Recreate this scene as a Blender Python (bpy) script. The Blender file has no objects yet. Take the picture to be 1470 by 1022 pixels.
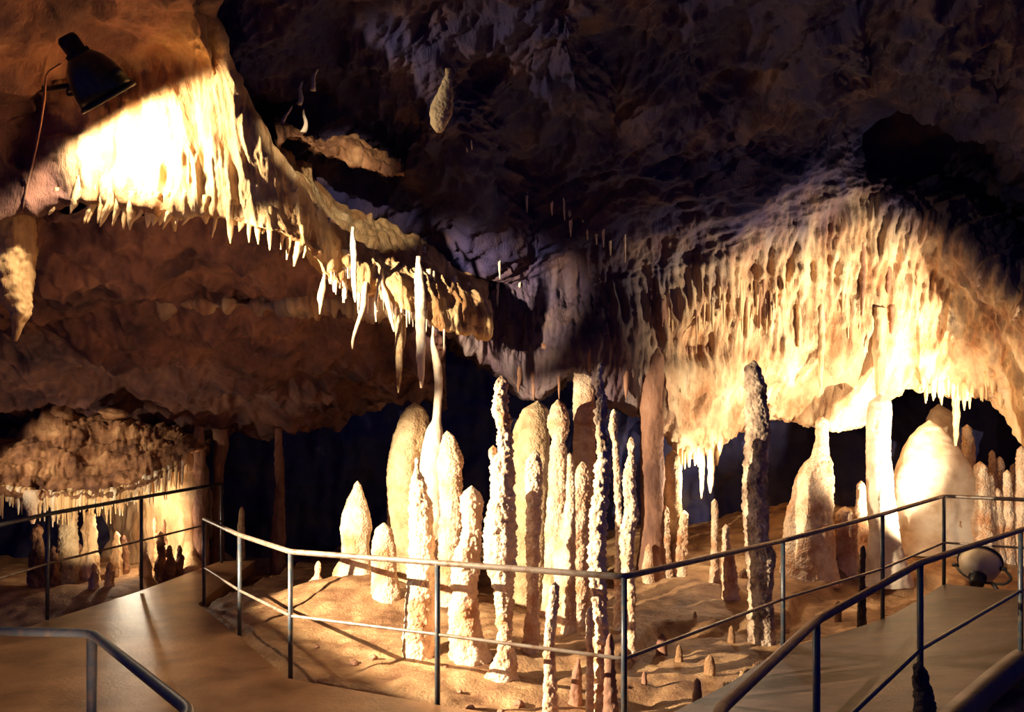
import bpy, bmesh, math, random
import numpy as np
from mathutils import Vector, Matrix
from mathutils.bvhtree import BVHTree

random.seed(7)
rng = np.random.default_rng(11)
C = bpy.context.scene.collection
F, CX, HY, EYE = 1154.0, 735.0, 636.0, 1.68      # focal length in pixels, axis, horizon, eye height


def W(px, py, d):
    return ((px - CX) / F * d, d, EYE + (HY - py) / F * d)


# ------------------------------------------------------------------ noise
def _h(ix, iy, iz, s):
    h = (ix.astype(np.int64) * 374761393 + iy.astype(np.int64) * 668265263 + iz.astype(np.int64) * 2147483647 + s * 974634777) & 0xFFFFFFFF
    h = ((h ^ (h >> 13)) * 1274126177) & 0xFFFFFFFF
    h = ((h ^ (h >> 16)) * 2246822519) & 0xFFFFFFFF
    return h ^ (h >> 15)


_G = np.array([[1, 1, 0], [-1, 1, 0], [1, -1, 0], [-1, -1, 0], [1, 0, 1], [-1, 0, 1], [1, 0, -1], [-1, 0, -1],
               [0, 1, 1], [0, -1, 1], [0, 1, -1], [0, -1, -1]], dtype=float)


def perlin(P, s=0):
    I = np.floor(P).astype(np.int64)
    f = P - I
    u = f * f * f * (f * (f * 6 - 15) + 10)
    out = 0
    for dx in (0, 1):
        wx = u[:, 0] if dx else 1 - u[:, 0]
        for dy in (0, 1):
            wy = u[:, 1] if dy else 1 - u[:, 1]
            for dz in (0, 1):
                wz = u[:, 2] if dz else 1 - u[:, 2]
                g = _G[_h(I[:, 0] + dx, I[:, 1] + dy, I[:, 2] + dz, s) % 12]
                out = out + wx * wy * wz * (g[:, 0] * (f[:, 0] - dx) + g[:, 1] * (f[:, 1] - dy) + g[:, 2] * (f[:, 2] - dz))
    return out


def fbm(P, s=0, o=4, gain=.5):
    a, t = 1.0, 0
    Q = np.array(P, dtype=float)
    for k in range(o):
        t = t + a * perlin(Q, s + k)
        Q = Q * 2.03 + 17.3
        a *= gain
    return t


def ridged(P, s=0, o=3):
    a, t = 1.0, 0
    Q = np.array(P, dtype=float)
    for k in range(o):
        t = t + a * (1 - 2.2 * np.abs(perlin(Q, s + k)))
        Q = Q * 2.1 + 9.1
        a *= .5
    return t - .6


def worley(P, s=0):
    I = np.floor(P).astype(np.int64)
    best = np.full(len(P), 9.0)
    for dx in (-1, 0, 1):
        for dy in (-1, 0, 1):
            for dz in (-1, 0, 1):
                c = I + np.array([dx, dy, dz])
                q = np.stack([_h(c[:, 0], c[:, 1], c[:, 2], s + k) / 4294967296.0 for k in (1, 2, 3)], 1)
                best = np.minimum(best, (((c + q) - P) ** 2).sum(1))
    return np.sqrt(best)


def smooth(a, b, x):
    t = np.clip((x - a) / (b - a), 0, 1)
    return t * t * (3 - 2 * t)


# ------------------------------------------------------------------ materials
def rock_mat(name, c1, c2, c3=None, scale=3.0, stretch=(1, 1, 1), bump=.35, bscale=30, rough=.75, spec=.3, streak=0.0, knobs=False):
    m = bpy.data.materials.new(name)
    m.use_nodes = True
    nt = m.node_tree
    N, L = nt.nodes, nt.links
    b = N['Principled BSDF']
    tc = N.new('ShaderNodeTexCoord')
    mp = N.new('ShaderNodeMapping')
    mp.inputs['Scale'].default_value = stretch
    L.new(tc.outputs['Object'], mp.inputs['Vector'])
    n1 = N.new('ShaderNodeTexNoise')
    n1.inputs['Scale'].default_value = scale
    n1.inputs['Detail'].default_value = 8
    n1.inputs['Roughness'].default_value = .62
    L.new(mp.outputs['Vector'], n1.inputs['Vector'])
    r = N.new('ShaderNodeValToRGB')
    e = r.color_ramp.elements
    e[0].position, e[0].color = .36, (*c1, 1)
    e[1].position, e[1].color = .56, (*c2, 1)
    if c3:
        k = e.new(.72)
        k.color = (*c3, 1)
    L.new(n1.outputs['Fac'], r.inputs['Fac'])
    L.new(r.outputs['Color'], b.inputs['Base Color'])
    n2 = N.new('ShaderNodeTexNoise')
    n2.inputs['Scale'].default_value = bscale
    n2.inputs['Detail'].default_value = 6
    n2.inputs['Roughness'].default_value = .65
    L.new(mp.outputs['Vector'], n2.inputs['Vector'])
    h = n2.outputs['Fac']
    if knobs:
        v = N.new('ShaderNodeTexVoronoi')
        v.inputs['Scale'].default_value = bscale * 1.1
        L.new(mp.outputs['Vector'], v.inputs['Vector'])
        mx = N.new('ShaderNodeMath')
        mx.operation = 'SUBTRACT'
        L.new(n2.outputs['Fac'], mx.inputs[0])
        L.new(v.outputs['Distance'], mx.inputs[1])
        h = mx.outputs[0]
    bp = N.new('ShaderNodeBump')
    bp.inputs['Strength'].default_value = bump
    bp.inputs['Distance'].default_value = .03
    L.new(h, bp.inputs['Height'])
    L.new(bp.outputs['Normal'], b.inputs['Normal'])
    b.inputs['Roughness'].default_value = rough
    b.inputs['Specular IOR Level'].default_value = spec
    return m


def plain(name, col, rough=.5, metal=0.0, wear=None, wscale=25):
    m = bpy.data.materials.new(name)
    m.use_nodes = True
    nt = m.node_tree
    N, L = nt.nodes, nt.links
    b = N['Principled BSDF']
    b.inputs['Roughness'].default_value = rough
    b.inputs['Metallic'].default_value = metal
    tc = N.new('ShaderNodeTexCoord')
    n1 = N.new('ShaderNodeTexNoise')
    n1.inputs['Scale'].default_value = wscale
    n1.inputs['Detail'].default_value = 5
    L.new(tc.outputs['Object'], n1.inputs['Vector'])
    r = N.new('ShaderNodeValToRGB')
    r.color_ramp.elements[0].position = .45
    r.color_ramp.elements[0].color = (*col, 1)
    r.color_ramp.elements[1].position = .68
    r.color_ramp.elements[1].color = (*(wear or tuple(min(1, c * 1.3) for c in col)), 1)
    L.new(n1.outputs['Fac'], r.inputs['Fac'])
    L.new(r.outputs['Color'], b.inputs['Base Color'])
    return m


M = {
    'cream': rock_mat('cream_calcite', (.50, .24, .11), (.80, .60, .40), (.88, .74, .56), scale=3.5, bump=.5, bscale=38, knobs=True, rough=.7),
    'white': rock_mat('white_calcite', (.60, .42, .25), (.85, .72, .54), (.90, .80, .64), scale=2.2, bump=.25, bscale=26, rough=.6),
    'tan': rock_mat('tan_calcite', (.34, .21, .10), (.54, .39, .215), (.64, .49, .30), scale=4, bump=.4, bscale=34, knobs=True, rough=.75),
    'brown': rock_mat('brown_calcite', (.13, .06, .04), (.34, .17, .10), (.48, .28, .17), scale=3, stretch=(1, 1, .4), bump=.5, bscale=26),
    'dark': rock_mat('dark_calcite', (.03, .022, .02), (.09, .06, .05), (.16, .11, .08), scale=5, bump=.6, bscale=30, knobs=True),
    'twotone': rock_mat('pitted_calcite', (.14, .075, .05), (.60, .44, .29), (.85, .73, .56), scale=5, bump=.7, bscale=30, knobs=True),
    'straw': rock_mat('straw_calcite', (.62, .44, .26), (.86, .70, .48), (.90, .78, .60), scale=9, bump=.15, bscale=40, rough=.45, spec=.5),
    'flow': rock_mat('flowstone', (.40, .21, .085), (.74, .50, .26), (.84, .66, .44), scale=2.0, stretch=(1.6, 1.6, .5), bump=.5, bscale=22),
    'drape': rock_mat('drapery_rock', (.36, .17, .06), (.70, .45, .20), (.82, .62, .36), scale=2.4, stretch=(1.6, 1.6, .45), bump=.5, bscale=20),
    'slope': rock_mat('red_brown_rock', (.07, .034, .04), (.23, .105, .075), (.37, .185, .115), scale=1.8, bump=.7, bscale=10),
    'ceil': rock_mat('ceiling_rock', (.05, .045, .10), (.13, .085, .12), (.24, .14, .12), scale=1.5, stretch=(1, .6, 1.6), bump=.6, bscale=9),
    'shelf': rock_mat('shelf_rock', (.09, .036, .02), (.34, .16, .07), (.62, .36, .17), scale=3.4, bump=.6, bscale=18),
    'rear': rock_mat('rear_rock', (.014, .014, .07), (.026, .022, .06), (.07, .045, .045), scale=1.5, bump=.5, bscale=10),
    'ground': rock_mat('cave_ground', (.20, .09, .038), (.42, .235, .105), (.60, .39, .20), scale=3.2, bump=.8, bscale=40, rough=.6, spec=.4),
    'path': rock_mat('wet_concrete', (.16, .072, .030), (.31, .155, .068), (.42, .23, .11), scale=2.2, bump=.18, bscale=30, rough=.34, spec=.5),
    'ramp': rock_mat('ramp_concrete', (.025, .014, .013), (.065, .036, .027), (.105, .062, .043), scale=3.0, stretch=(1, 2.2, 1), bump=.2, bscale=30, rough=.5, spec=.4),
    'steel': plain('blue_grey_steel', (.055, .07, .085), .42, .3, (.13, .10, .075)),
    'worn': plain('worn_steel', (.26, .20, .15), .38, .35, (.16, .085, .045), 18),
    'rust': plain('rusty_steel', (.20, .085, .045), .5, .25, (.30, .15, .08), 16),
    'lampgreen': plain('dark_green_enamel', (.025, .035, .02), .28, .2, (.05, .06, .035)),
    'lampgrey': plain('grey_enamel', (.38, .33, .25), .4, .1, (.45, .40, .31), 6),
    'black': plain('black_iron', (.012, .012, .013), .5, .3),
    'inner': plain('white_reflector', (.85, .8, .7), .3),
}


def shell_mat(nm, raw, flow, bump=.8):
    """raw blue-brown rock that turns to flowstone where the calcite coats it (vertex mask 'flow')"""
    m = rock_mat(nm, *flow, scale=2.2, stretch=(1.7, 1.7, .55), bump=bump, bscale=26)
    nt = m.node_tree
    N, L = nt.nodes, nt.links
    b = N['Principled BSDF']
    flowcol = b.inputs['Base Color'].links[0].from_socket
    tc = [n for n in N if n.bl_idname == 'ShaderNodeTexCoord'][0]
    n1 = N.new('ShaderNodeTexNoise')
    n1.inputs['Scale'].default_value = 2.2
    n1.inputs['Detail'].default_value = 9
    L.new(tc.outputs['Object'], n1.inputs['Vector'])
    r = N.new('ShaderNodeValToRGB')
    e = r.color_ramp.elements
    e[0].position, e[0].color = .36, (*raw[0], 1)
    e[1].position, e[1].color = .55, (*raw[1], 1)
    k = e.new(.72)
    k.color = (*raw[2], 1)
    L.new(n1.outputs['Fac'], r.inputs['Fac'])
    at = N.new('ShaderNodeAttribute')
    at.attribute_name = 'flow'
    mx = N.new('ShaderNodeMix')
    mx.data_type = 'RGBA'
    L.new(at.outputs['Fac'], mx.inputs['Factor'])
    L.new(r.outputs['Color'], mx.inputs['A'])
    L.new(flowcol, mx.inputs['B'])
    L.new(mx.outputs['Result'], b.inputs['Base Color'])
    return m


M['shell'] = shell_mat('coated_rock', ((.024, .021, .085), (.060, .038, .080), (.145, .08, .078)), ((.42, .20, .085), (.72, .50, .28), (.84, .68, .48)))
M['overhang'] = shell_mat('coated_red_rock', ((.08, .036, .034), (.20, .09, .06), (.32, .165, .10)), ((.40, .19, .07), (.68, .45, .21), (.82, .64, .38)))
_e = bpy.data.materials.new('lit_bulb')
_e.use_nodes = True
_e.node_tree.nodes['Principled BSDF'].inputs['Emission Color'].default_value = (1, .8, .5, 1)
_e.node_tree.nodes['Principled BSDF'].inputs['Emission Strength'].default_value = 30
M['bulb'] = _e


# ------------------------------------------------------------------ object helpers
def mesh_obj(name, V, Fc, mat, loc=(0, 0, 0), parent=None, smooth_=True):
    me = bpy.data.meshes.new(name)
    V = np.asarray(V, dtype=float) - np.asarray(loc)
    me.from_pydata(V.tolist(), [], [tuple(f) for f in Fc])
    me.materials.append(mat)
    if smooth_:
        me.polygons.foreach_set('use_smooth', [True] * len(me.polygons))
    me.update()
    o = bpy.data.objects.new(name, me)
    C.objects.link(o)
    o.location = loc
    if parent:
        o.parent = parent
        o.location = Vector(loc) - parent.location
    return o


def grid_obj(name, G, mat, loc=(0, 0, 0)):
    """G: rows x cols x 3 array of points -> one mesh"""
    r, c, _ = G.shape
    idx = np.arange(r * c).reshape(r, c)
    q = np.stack([idx[:-1, :-1], idx[:-1, 1:], idx[1:, 1:], idx[1:, :-1]], -1).reshape(-1, 4)
    me = bpy.data.meshes.new(name)
    V = (G.reshape(-1, 3) - np.asarray(loc)).astype(np.float32)
    me.vertices.add(len(V))
    me.vertices.foreach_set('co', V.ravel())
    me.loops.add(q.size)
    me.loops.foreach_set('vertex_index', q.ravel().astype(np.int32))
    me.polygons.add(len(q))
    me.polygons.foreach_set('loop_start', np.arange(0, q.size, 4, dtype=np.int32))
    me.polygons.foreach_set('use_smooth', np.ones(len(q), dtype=bool))
    me.materials.append(mat)
    me.update(calc_edges=True)
    me.validate()
    o = bpy.data.objects.new(name, me)
    C.objects.link(o)
    o.location = loc
    return o


def structure(o):
    o['kind'] = 'structure'
    return o


def tag(o, label, cat, group=None):
    o['label'], o['category'] = label, cat
    if group:
        o['group'] = group
    return o


def empty(name, loc):
    o = bpy.data.objects.new(name, None)
    o.empty_display_size = .1
    C.objects.link(o)
    o.location = loc
    return o


def catmull(P, n, axis=0):
    """resample control points P (k, ...) along axis 0 with n points, spaced by mean chord length"""
    P = np.moveaxis(np.asarray(P, float), axis, 0)
    k = len(P)
    seg = np.linalg.norm((P[1:] - P[:-1]).reshape(k - 1, -1, 3), axis=-1).mean(1)
    cum = np.concatenate([[0], np.cumsum(np.maximum(seg, 1e-4))])
    t = np.linspace(0, cum[-1], n)
    i = np.clip(np.searchsorted(cum, t, side='right') - 1, 0, k - 2)
    u = (t - cum[i]) / (cum[i + 1] - cum[i])
    g = lambda j: P[np.clip(j, 0, k - 1)]
    sh = (n,) + (1,) * (P.ndim - 1)
    u = u.reshape(sh)
    p0, p1, p2, p3 = g(i - 1), g(i), g(i + 1), g(i + 2)
    # damped tangents
    m1, m2 = (p2 - p0) * .4, (p3 - p1) * .4
    out = (2 * u**3 - 3 * u**2 + 1) * p1 + (u**3 - 2 * u**2 + u) * m1 + (-2 * u**3 + 3 * u**2) * p2 + (u**3 - u**2) * m2
    return np.moveaxis(out, 0, axis)


def normals(G):
    du = np.gradient(G, axis=1)
    dv = np.gradient(G, axis=0)
    n = np.cross(du, dv)
    n /= np.maximum(np.linalg.norm(n, axis=-1, keepdims=True), 1e-9)
    # towards the camera side
    eye = np.array([0, 0, EYE])
    s = np.sign(((eye - G) * n).sum(-1, keepdims=True))
    flip = 1 if np.median(s) >= 0 else -1
    return n * flip


def surface(ctrl, nr, nc, disp):
    G = catmull(catmull(ctrl, nr, 0), nc, 1)
    n = normals(G)
    P = G.reshape(-1, 3)
    h = disp(P, n.reshape(-1, 3))
    return G + n * h.reshape(nr, nc, 1)


# ------------------------------------------------------------------ floor
ISL = [(-3.18, 8.3), (-2.39, 7.07), (-1.59, 5.77), (-.48, 5.2), (.66, 4.72), (2.19, 6.5), (3.39, 7.35), (4.43, 8.24)]


def inside_island(x, y):
    poly = ISL + [(8, 12.5), (8, 16), (-2.6, 16), (-3.0, 11)]
    ins = np.zeros_like(x, bool)
    n = len(poly)
    for i in range(n):
        x1, y1 = poly[i]
        x2, y2 = poly[(i + 1) % n]
        c = ((y1 > y) != (y2 > y)) & (x < (x2 - x1) * (y - y1) / (y2 - y1 + 1e-12) + x1)
        ins ^= c
    return ins


def rail_dist(x, y):
    best = np.full_like(x, 99.0)
    for (x1, y1), (x2, y2) in zip(ISL[:-1], ISL[1:]):
        dx, dy = x2 - x1, y2 - y1
        t = np.clip(((x - x1) * dx + (y - y1) * dy) / (dx * dx + dy * dy), 0, 1)
        best = np.minimum(best, np.hypot(x - x1 - t * dx, y - y1 - t * dy))
    return best


def floor_z(x, y, rough=True):
    x, y = np.atleast_1d(np.asarray(x, float)), np.atleast_1d(np.asarray(y, float))
    d = rail_dist(x, y)
    ins = inside_island(x, y)
    sd = np.where(ins, d, -d)
    z = np.zeros_like(x)
    z += .30 * np.exp(-(((x + 1.65) / .8) ** 2 + ((y - 8.3) / .75) ** 2))
    z -= .13 * np.exp(-(((x - .55) / .8) ** 2 + ((y - 5.3) / .55) ** 2))
    z += .11 * np.clip(y - 8.2, 0, 3) * smooth(.3, 2.0, x)
    z += .12 * np.clip(y - 9.0, 0, 3) * smooth(2.5, 4.5, x)
    # lower sandy strip next to the ramp, bright terrace above it
    wob = .15 * np.sin(x * 3.1) + .1 * np.sin(x * 7.3 + 1)
    z -= .13 * (1 - smooth(1.02, 1.16, sd + wob)) * smooth(.5, 1.1, x) * ins
    P = np.stack([x, y, z * 0], 1)
    if rough:
        z += .05 * fbm(P * 1.3, 3, 3) + .018 * fbm(P * 6, 5, 3)
        z += .03 * np.clip(fbm(P * np.array([2.2, 6, 1]), 8, 2), 0, 1) * ins
    z = np.where(ins, z - .05 * (1 - smooth(0, .15, sd)), z)
    low = smooth(.0, .12, -sd)
    z -= .16 * low * (~ins)
    # hollow to the left of the left walkway and beside the ramp on the right
    z += (.16 * smooth(8.3, 9.5, y) - .12 * (1 - smooth(8.3, 9.3, y))) * smooth(4.3, 4.6, -x)
    z -= .5 * smooth(.05, .5, (x - 1.35) * .71 - (y - 3.56) * .71) * smooth(1.2, 2.0, x)
    return z


def fz(x, y):
    return float(floor_z(x, y)[0])


xs, ys = np.linspace(-9, 9, 620), np.linspace(1.0, 14.5, 470)
X, Y = np.meshgrid(xs, ys)
Z = floor_z(X.ravel(), Y.ravel()).reshape(X.shape)
floor = structure(grid_obj('floor', np.stack([X, Y, Z], -1), M['ground']))


# walkway slabs
def slab(name, top, thick, mat):
    n = len(top)
    bm = bmesh.new()
    a = [bm.verts.new(p) for p in top]
    b = [bm.verts.new((p[0], p[1], p[2] - thick)) for p in top]
    bm.faces.new(a)
    bm.faces.new(b[::-1])
    for i in range(n):
        j = (i + 1) % n
        bm.faces.new((a[j], a[i], b[i], b[j]))
    bmesh.ops.triangulate(bm, faces=bm.faces[:])
    bmesh.ops.recalc_face_normals(bm, faces=bm.faces[:])
    me = bpy.data.meshes.new(name)
    bm.to_mesh(me)
    bm.free()
    me.materials.append(mat)
    o = bpy.data.objects.new(name, me)
    C.objects.link(o)
    return structure(o)


slab('floor_left_walkway', [(-2.3, 1.0, 0), (.69, 1.0, 0), (.69, 4.66, 0), (-.48, 5.16, 0), (-1.6, 5.74, 0), (-2.43, 7.05, .01), (-3.24, 8.3, .02),
                            (-3.45, 10.8, .1), (-3.9, 10.8, .1), (-4.10, 8.8, .05), (-4.35, 7.47, .02), (-4.5, 6.4, 0), (-4.6, 4.2, 0), (-2.4, 3.3, 0)], .14, M['path'])


def strip(name, Lp, Rp, thick, mat, nu=60, nv=24):
    Lc, Rc = catmull(np.array(Lp), nu), catmull(np.array(Rp), nu)
    v = np.linspace(0, 1, nv)[None, :, None]
    T = Lc[:, None] * (1 - v) + Rc[:, None] * v
    B = T.copy()
    B[..., 2] -= thick
    # one closed loop across: top left->right, then bottom right->left
    G = np.concatenate([T, B[:, ::-1], T[:, :1]], 1)
    o = grid_obj(name, G, mat)
    o.data.polygons.foreach_set('use_smooth', [False] * len(o.data.polygons))
    return structure(o)


RL = [(.70, 4.67, 0), (1.5, 5.6, .0), (2.19, 6.46, .02), (3.39, 7.31, .09), (4.43, 8.24, .237)]
RR = [(1.20, 3.2, 0), (1.8, 4.0, .02), (2.29, 4.44, .05), (3.77, 5.90, .14), (5.6, 7.35, .24)]
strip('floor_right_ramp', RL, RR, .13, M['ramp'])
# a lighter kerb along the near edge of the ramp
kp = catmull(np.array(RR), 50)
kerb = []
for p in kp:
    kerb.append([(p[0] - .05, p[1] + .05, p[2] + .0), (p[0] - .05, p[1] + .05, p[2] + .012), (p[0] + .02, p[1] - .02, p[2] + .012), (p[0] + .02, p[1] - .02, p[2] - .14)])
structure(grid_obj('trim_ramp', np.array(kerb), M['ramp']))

# ------------------------------------------------------------------ cave shell
cols = [-350, -100, 150, 350, 480, 560, 630, 700, 760, 830, 880, 930, 990, 1050, 1120, 1190, 1250, 1310, 1370, 1430, 1500, 1620, 1800]
r5py = [400, 400, 400, 395, 380, 380, 385, 390, 395, 395, 390, 375, 360, 345, 320, 295, 275, 300, 330, 390, 430, 450, 460]
r5d = [9.3, 9.3, 9.3, 9.3, 9.2, 9.2, 9.3, 9.4, 9.5, 9.5, 9.5, 9.4, 9.3, 9.2, 9.2, 9.2, 9.2, 9.1, 9.0, 8.6, 8.2, 7.6, 7.0]
lippy = [440, 440, 440, 440, 440, 450, 470, 520, 575, 530, 575, 595, 650, 628, 602, 608, 592, 545, 562, 560, 640, 660, 660]
lipd = [8.6, 8.6, 8.6, 8.6, 8.6, 8.7, 8.9, 9.2, 9.2, 9.1, 9.3, 9.6, 9.8, 10, 10, 10, 10, 10.1, 9.9, 9.5, 9.0, 8.2, 7.4]
r4py = [210, 210, 210, 210, 210, 210, 210, 215, 235, 245, 245, 235, 220, 210, 205, 200, 195, 225, 250, 290, 320, 330, 330]
r4d = [7.6, 7.6, 7.6, 7.8, 7.9, 8.0, 7.5, 7.6, 8.6, 8.7, 8.6, 8.5, 8.5, 8.5, 8.6, 8.7, 8.9, 9.4, 9.8, 9.7, 9.0, 7.8, 6.8]
rows = [[] for _ in range(11)]
for i, px in enumerate(cols):
    rows[0].append(W(px, -900, 3.0))
    rows[1].append(W(px, -260, 4.9))
    rows[2].append(W(px, 0, 6.2 + (.25 if 860 < px < 1300 else 0)))
    rows[3].append(W(px, 110, [6.8, 7.1, 6.9][i % 3] + (.5 if px > 860 else 0)))
    rows[4].append(W(px, r4py[i], r4d[i]))
    rows[5].append(W(px, r5py[i], r5d[i]))
    for k, t in ((6, .34), (7, .7)):
        py = r5py[i] * (1 - t) + lippy[i] * t
        d = r5d[i] * (1 - t) + lipd[i] * t - (.18 if k == 7 else .05)
        rows[k].append(W(px, py, d))
    lp = W(px, lippy[i], lipd[i])
    rows[8].append(lp)
    s = lp[0] / lp[1]
    rows[9].append((lp[0] + s * .5, lp[1] + .5, lp[2] + .10))
    rows[10].append((lp[0] + s * 3.2, lp[1] + 3.2, lp[2] + .25))
ctrl = np.array(rows)


FLOW = [None]


def shell_disp(P, n):
    x, y, z = P[:, 0], P[:, 1], P[:, 2]
    px = CX + x / y * F
    py = HY - (z - EYE) / y * F
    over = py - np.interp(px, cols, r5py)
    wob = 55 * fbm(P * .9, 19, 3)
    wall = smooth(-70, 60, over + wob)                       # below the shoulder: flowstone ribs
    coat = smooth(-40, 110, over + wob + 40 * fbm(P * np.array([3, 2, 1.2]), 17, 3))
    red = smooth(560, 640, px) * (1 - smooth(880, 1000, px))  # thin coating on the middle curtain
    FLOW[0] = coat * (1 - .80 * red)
    rot = np.stack([x * .8 + z * .9, y * .8, z * 2.6 - x * 1.1], 1)
    strata = .20 * fbm(rot * .55, 21, 4) + .12 * ridged(rot * .9, 25, 3) + .05 * ridged(rot * 2.4, 28, 3)
    big = .26 * fbm(P * .5, 31, 3)
    face = smooth(60, 190, over)                              # smoother sheet below the drip zone
    folds = .09 * ridged(np.stack([x * 1.5 + .3 * z, y * .8, z * .22], 1), 41, 2)
    drips = .075 * ridged(np.stack([x * 5.5, y * 2.2, z * .8], 1), 45, 3)
    ribs = .022 * ridged(np.stack([x * 13, y * 4, z * .9], 1), 47, 3)
    fine = .022 * fbm(P * 5.5, 51, 4) + .016 * ridged(P * np.array([9, 5, 6.]), 55, 3)
    sheet = np.exp(-((px - 1225) / 40) ** 2 - ((py - 550) / 62) ** 2)      # smooth white sheet
    pocket = np.exp(-((px - 1000) / 27) ** 2 - ((py - 492) / 26) ** 2)     # small recess
    flowd = (folds + drips * (1 - .75 * face) + ribs + fine) * (1 - .8 * sheet) + .05 * sheet - .30 * pocket
    raw = strata + .025 * fbm(P * 6, 52, 3) + .03 * ridged(rot * 5, 56, 3)
    return (1 - wall) * raw + big * (1 - .6 * wall) + wall * (.08 * fbm(P * .9, 61, 3) + flowd)


NR, NC = 600, 960
G = surface(ctrl, NR, NC, shell_disp)
seg = np.linalg.norm(ctrl[1:] - ctrl[:-1], axis=-1).mean(1)
cut = int(round((NR - 1) * seg[:5].sum() / seg.sum()))
fl = FLOW[0].reshape(NR, NC)
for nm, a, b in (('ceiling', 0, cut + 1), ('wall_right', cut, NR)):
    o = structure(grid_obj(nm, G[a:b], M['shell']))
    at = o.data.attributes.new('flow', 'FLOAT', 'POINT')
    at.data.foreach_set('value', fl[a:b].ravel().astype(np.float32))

# rear wall, deep in the dark
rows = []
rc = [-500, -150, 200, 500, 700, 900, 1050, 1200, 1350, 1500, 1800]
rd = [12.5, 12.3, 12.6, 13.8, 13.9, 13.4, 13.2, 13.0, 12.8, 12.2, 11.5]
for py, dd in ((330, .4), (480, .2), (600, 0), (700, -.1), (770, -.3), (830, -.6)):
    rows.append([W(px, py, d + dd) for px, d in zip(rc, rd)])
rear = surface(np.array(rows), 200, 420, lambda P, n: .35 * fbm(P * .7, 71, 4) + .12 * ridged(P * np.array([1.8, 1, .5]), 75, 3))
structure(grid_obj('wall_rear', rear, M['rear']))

# upper left overhang with its drapery
lc = [-300, -60, 40, 100, 160, 220, 270, 305, 345, 385, 415, 450, 490, 540, 590, 640, 700]
ltop = [-420, -420, -420, -420, -420, -420, -260, 15, 120, 195, 240, 292, 332, 362, 380, 402, 440]
ltd = [3.6, 3.6, 3.6, 3.6, 3.6, 3.7, 4.3, 5.8, 6.25, 6.35, 6.5, 6.85, 7.4, 7.7, 7.9, 8.2, 8.6]
lup = [90, 80, 70, 60, 55, 55, 60, 90, 165, 235, 275, 315, 355, 385, 402, 425, 455]
lud = [5.2, 5.5, 5.9, 6.1, 6.1, 6.1, 6.1, 6.15, 6.22, 6.3, 6.45, 6.75, 7.2, 7.45, 7.6, 8.0, 8.5]
lmd = [5.4, 5.8, 6.2, 6.25, 6.25, 6.25, 6.25, 6.25, 6.26, 6.32, 6.45, 6.75, 7.1, 7.35, 7.5, 7.9, 8.4]
llip = [340, 335, 300, 288, 290, 300, 308, 312, 320, 330, 338, 358, 402, 422, 448, 470, 480]
lld = [5.5, 5.7, 5.95, 6.0, 6.0, 6.0, 6.05, 6.1, 6.12, 6.2, 6.4, 6.75, 7.15, 7.4, 7.55, 7.9, 8.4]
rows = [[] for _ in range(9)]
for i, px in enumerate(lc):
    t = W(px, ltop[i], ltd[i])
    s = t[0] / t[1]
    ridge = px >= 290
    rows[0].append((t[0] + s * .9, t[1] + .9, t[2] - .35) if ridge else W(px, ltop[i] - 260, ltd[i] - 1.2))
    rows[1].append((t[0] + s * .25, t[1] + .25, t[2] - .04) if ridge else W(px, ltop[i] - 120, ltd[i] - .5))
    rows[2].append(t)
    rows[3].append(W(px, lup[i], lud[i]))
    a, b = lup[i], llip[i]
    rows[4].append(W(px, a * .62 + b * .38, lmd[i]))
    rows[5].append(W(px, a * .25 + b * .75, lmd[i] * .4 + lld[i] * .6))
    l = W(px, b, lld[i])
    rows[6].append(l)
    s = l[0] / l[1]
    rows[7].append((l[0] + s * .25, l[1] + .25, l[2] + .14))
    rows[8].append((l[0] + s * 1.2, l[1] + 1.2, l[2] + 1.1))


def left_disp(P, n):
    x, y, z = P[:, 0], P[:, 1], P[:, 2]
    px = CX + x / y * F
    py = HY - (z - EYE) / y * F
    dr = smooth(50, 120, py) * smooth(90, 150, px)
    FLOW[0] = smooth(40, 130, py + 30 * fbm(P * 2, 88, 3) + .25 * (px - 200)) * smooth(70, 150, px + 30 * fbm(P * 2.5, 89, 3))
    ribs = (.05 - .025 * smooth(230, 300, px)) * ridged(np.stack([x * 2.8 + z * .5, y * 1.5, z * .5], 1), 81, 3) + .035 * ridged(np.stack([x * 8 + z, y * 4, z * 1.1], 1), 85, 2)
    rot = np.stack([x * 1.2 + z, y, z * 1.4 - x], 1)
    rockd = .20 * fbm(P * .8, 91, 4) + .06 * ridged(rot * 1.6, 95, 3)
    return dr * (ribs + .06 * fbm(P * 1.2, 93, 3)) + (1 - dr) * rockd + .015 * fbm(P * 8, 97, 3)


Gl = surface(np.array(rows), 420, 520, left_disp)
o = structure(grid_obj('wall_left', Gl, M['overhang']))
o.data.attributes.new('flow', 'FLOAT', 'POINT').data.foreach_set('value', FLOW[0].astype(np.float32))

# dim slope under the overhang
sc_ = [-350, -100, 60, 160, 260, 360, 460, 540, 640]
s0 = [(280, 6.4), (280, 6.5), (270, 6.7), (280, 6.8), (285, 6.9), (300, 7.2), (330, 7.7), (390, 8.3), (440, 9.0)]
s1 = [(380, 6.9), (380, 7.0), (380, 7.3), (380, 7.5), (390, 7.8), (400, 8.1), (410, 8.5), (440, 9.0), (470, 9.5)]
s2 = [(470, 8.0), (470, 8.1), (470, 8.4), (470, 8.7), (475, 9.0), (480, 9.3), (485, 9.6), (495, 9.9), (510, 10.2)]
s3 = [(560, 9.4), (560, 9.6), (560, 9.9), (560, 10.2), (560, 10.4), (560, 10.6), (555, 10.6), (545, 10.8), (545, 11.2)]
s4 = [(625, 10.8), (625, 11), (625, 11.2), (625, 11.4), (625, 11.6), (620, 11.8), (600, 11.9), (580, 12.2), (570, 12.6)]
rows = [[W(px, *q) for px, q in zip(sc_, s)] for s in (s0, s1, s2, s3, s4)]


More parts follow.
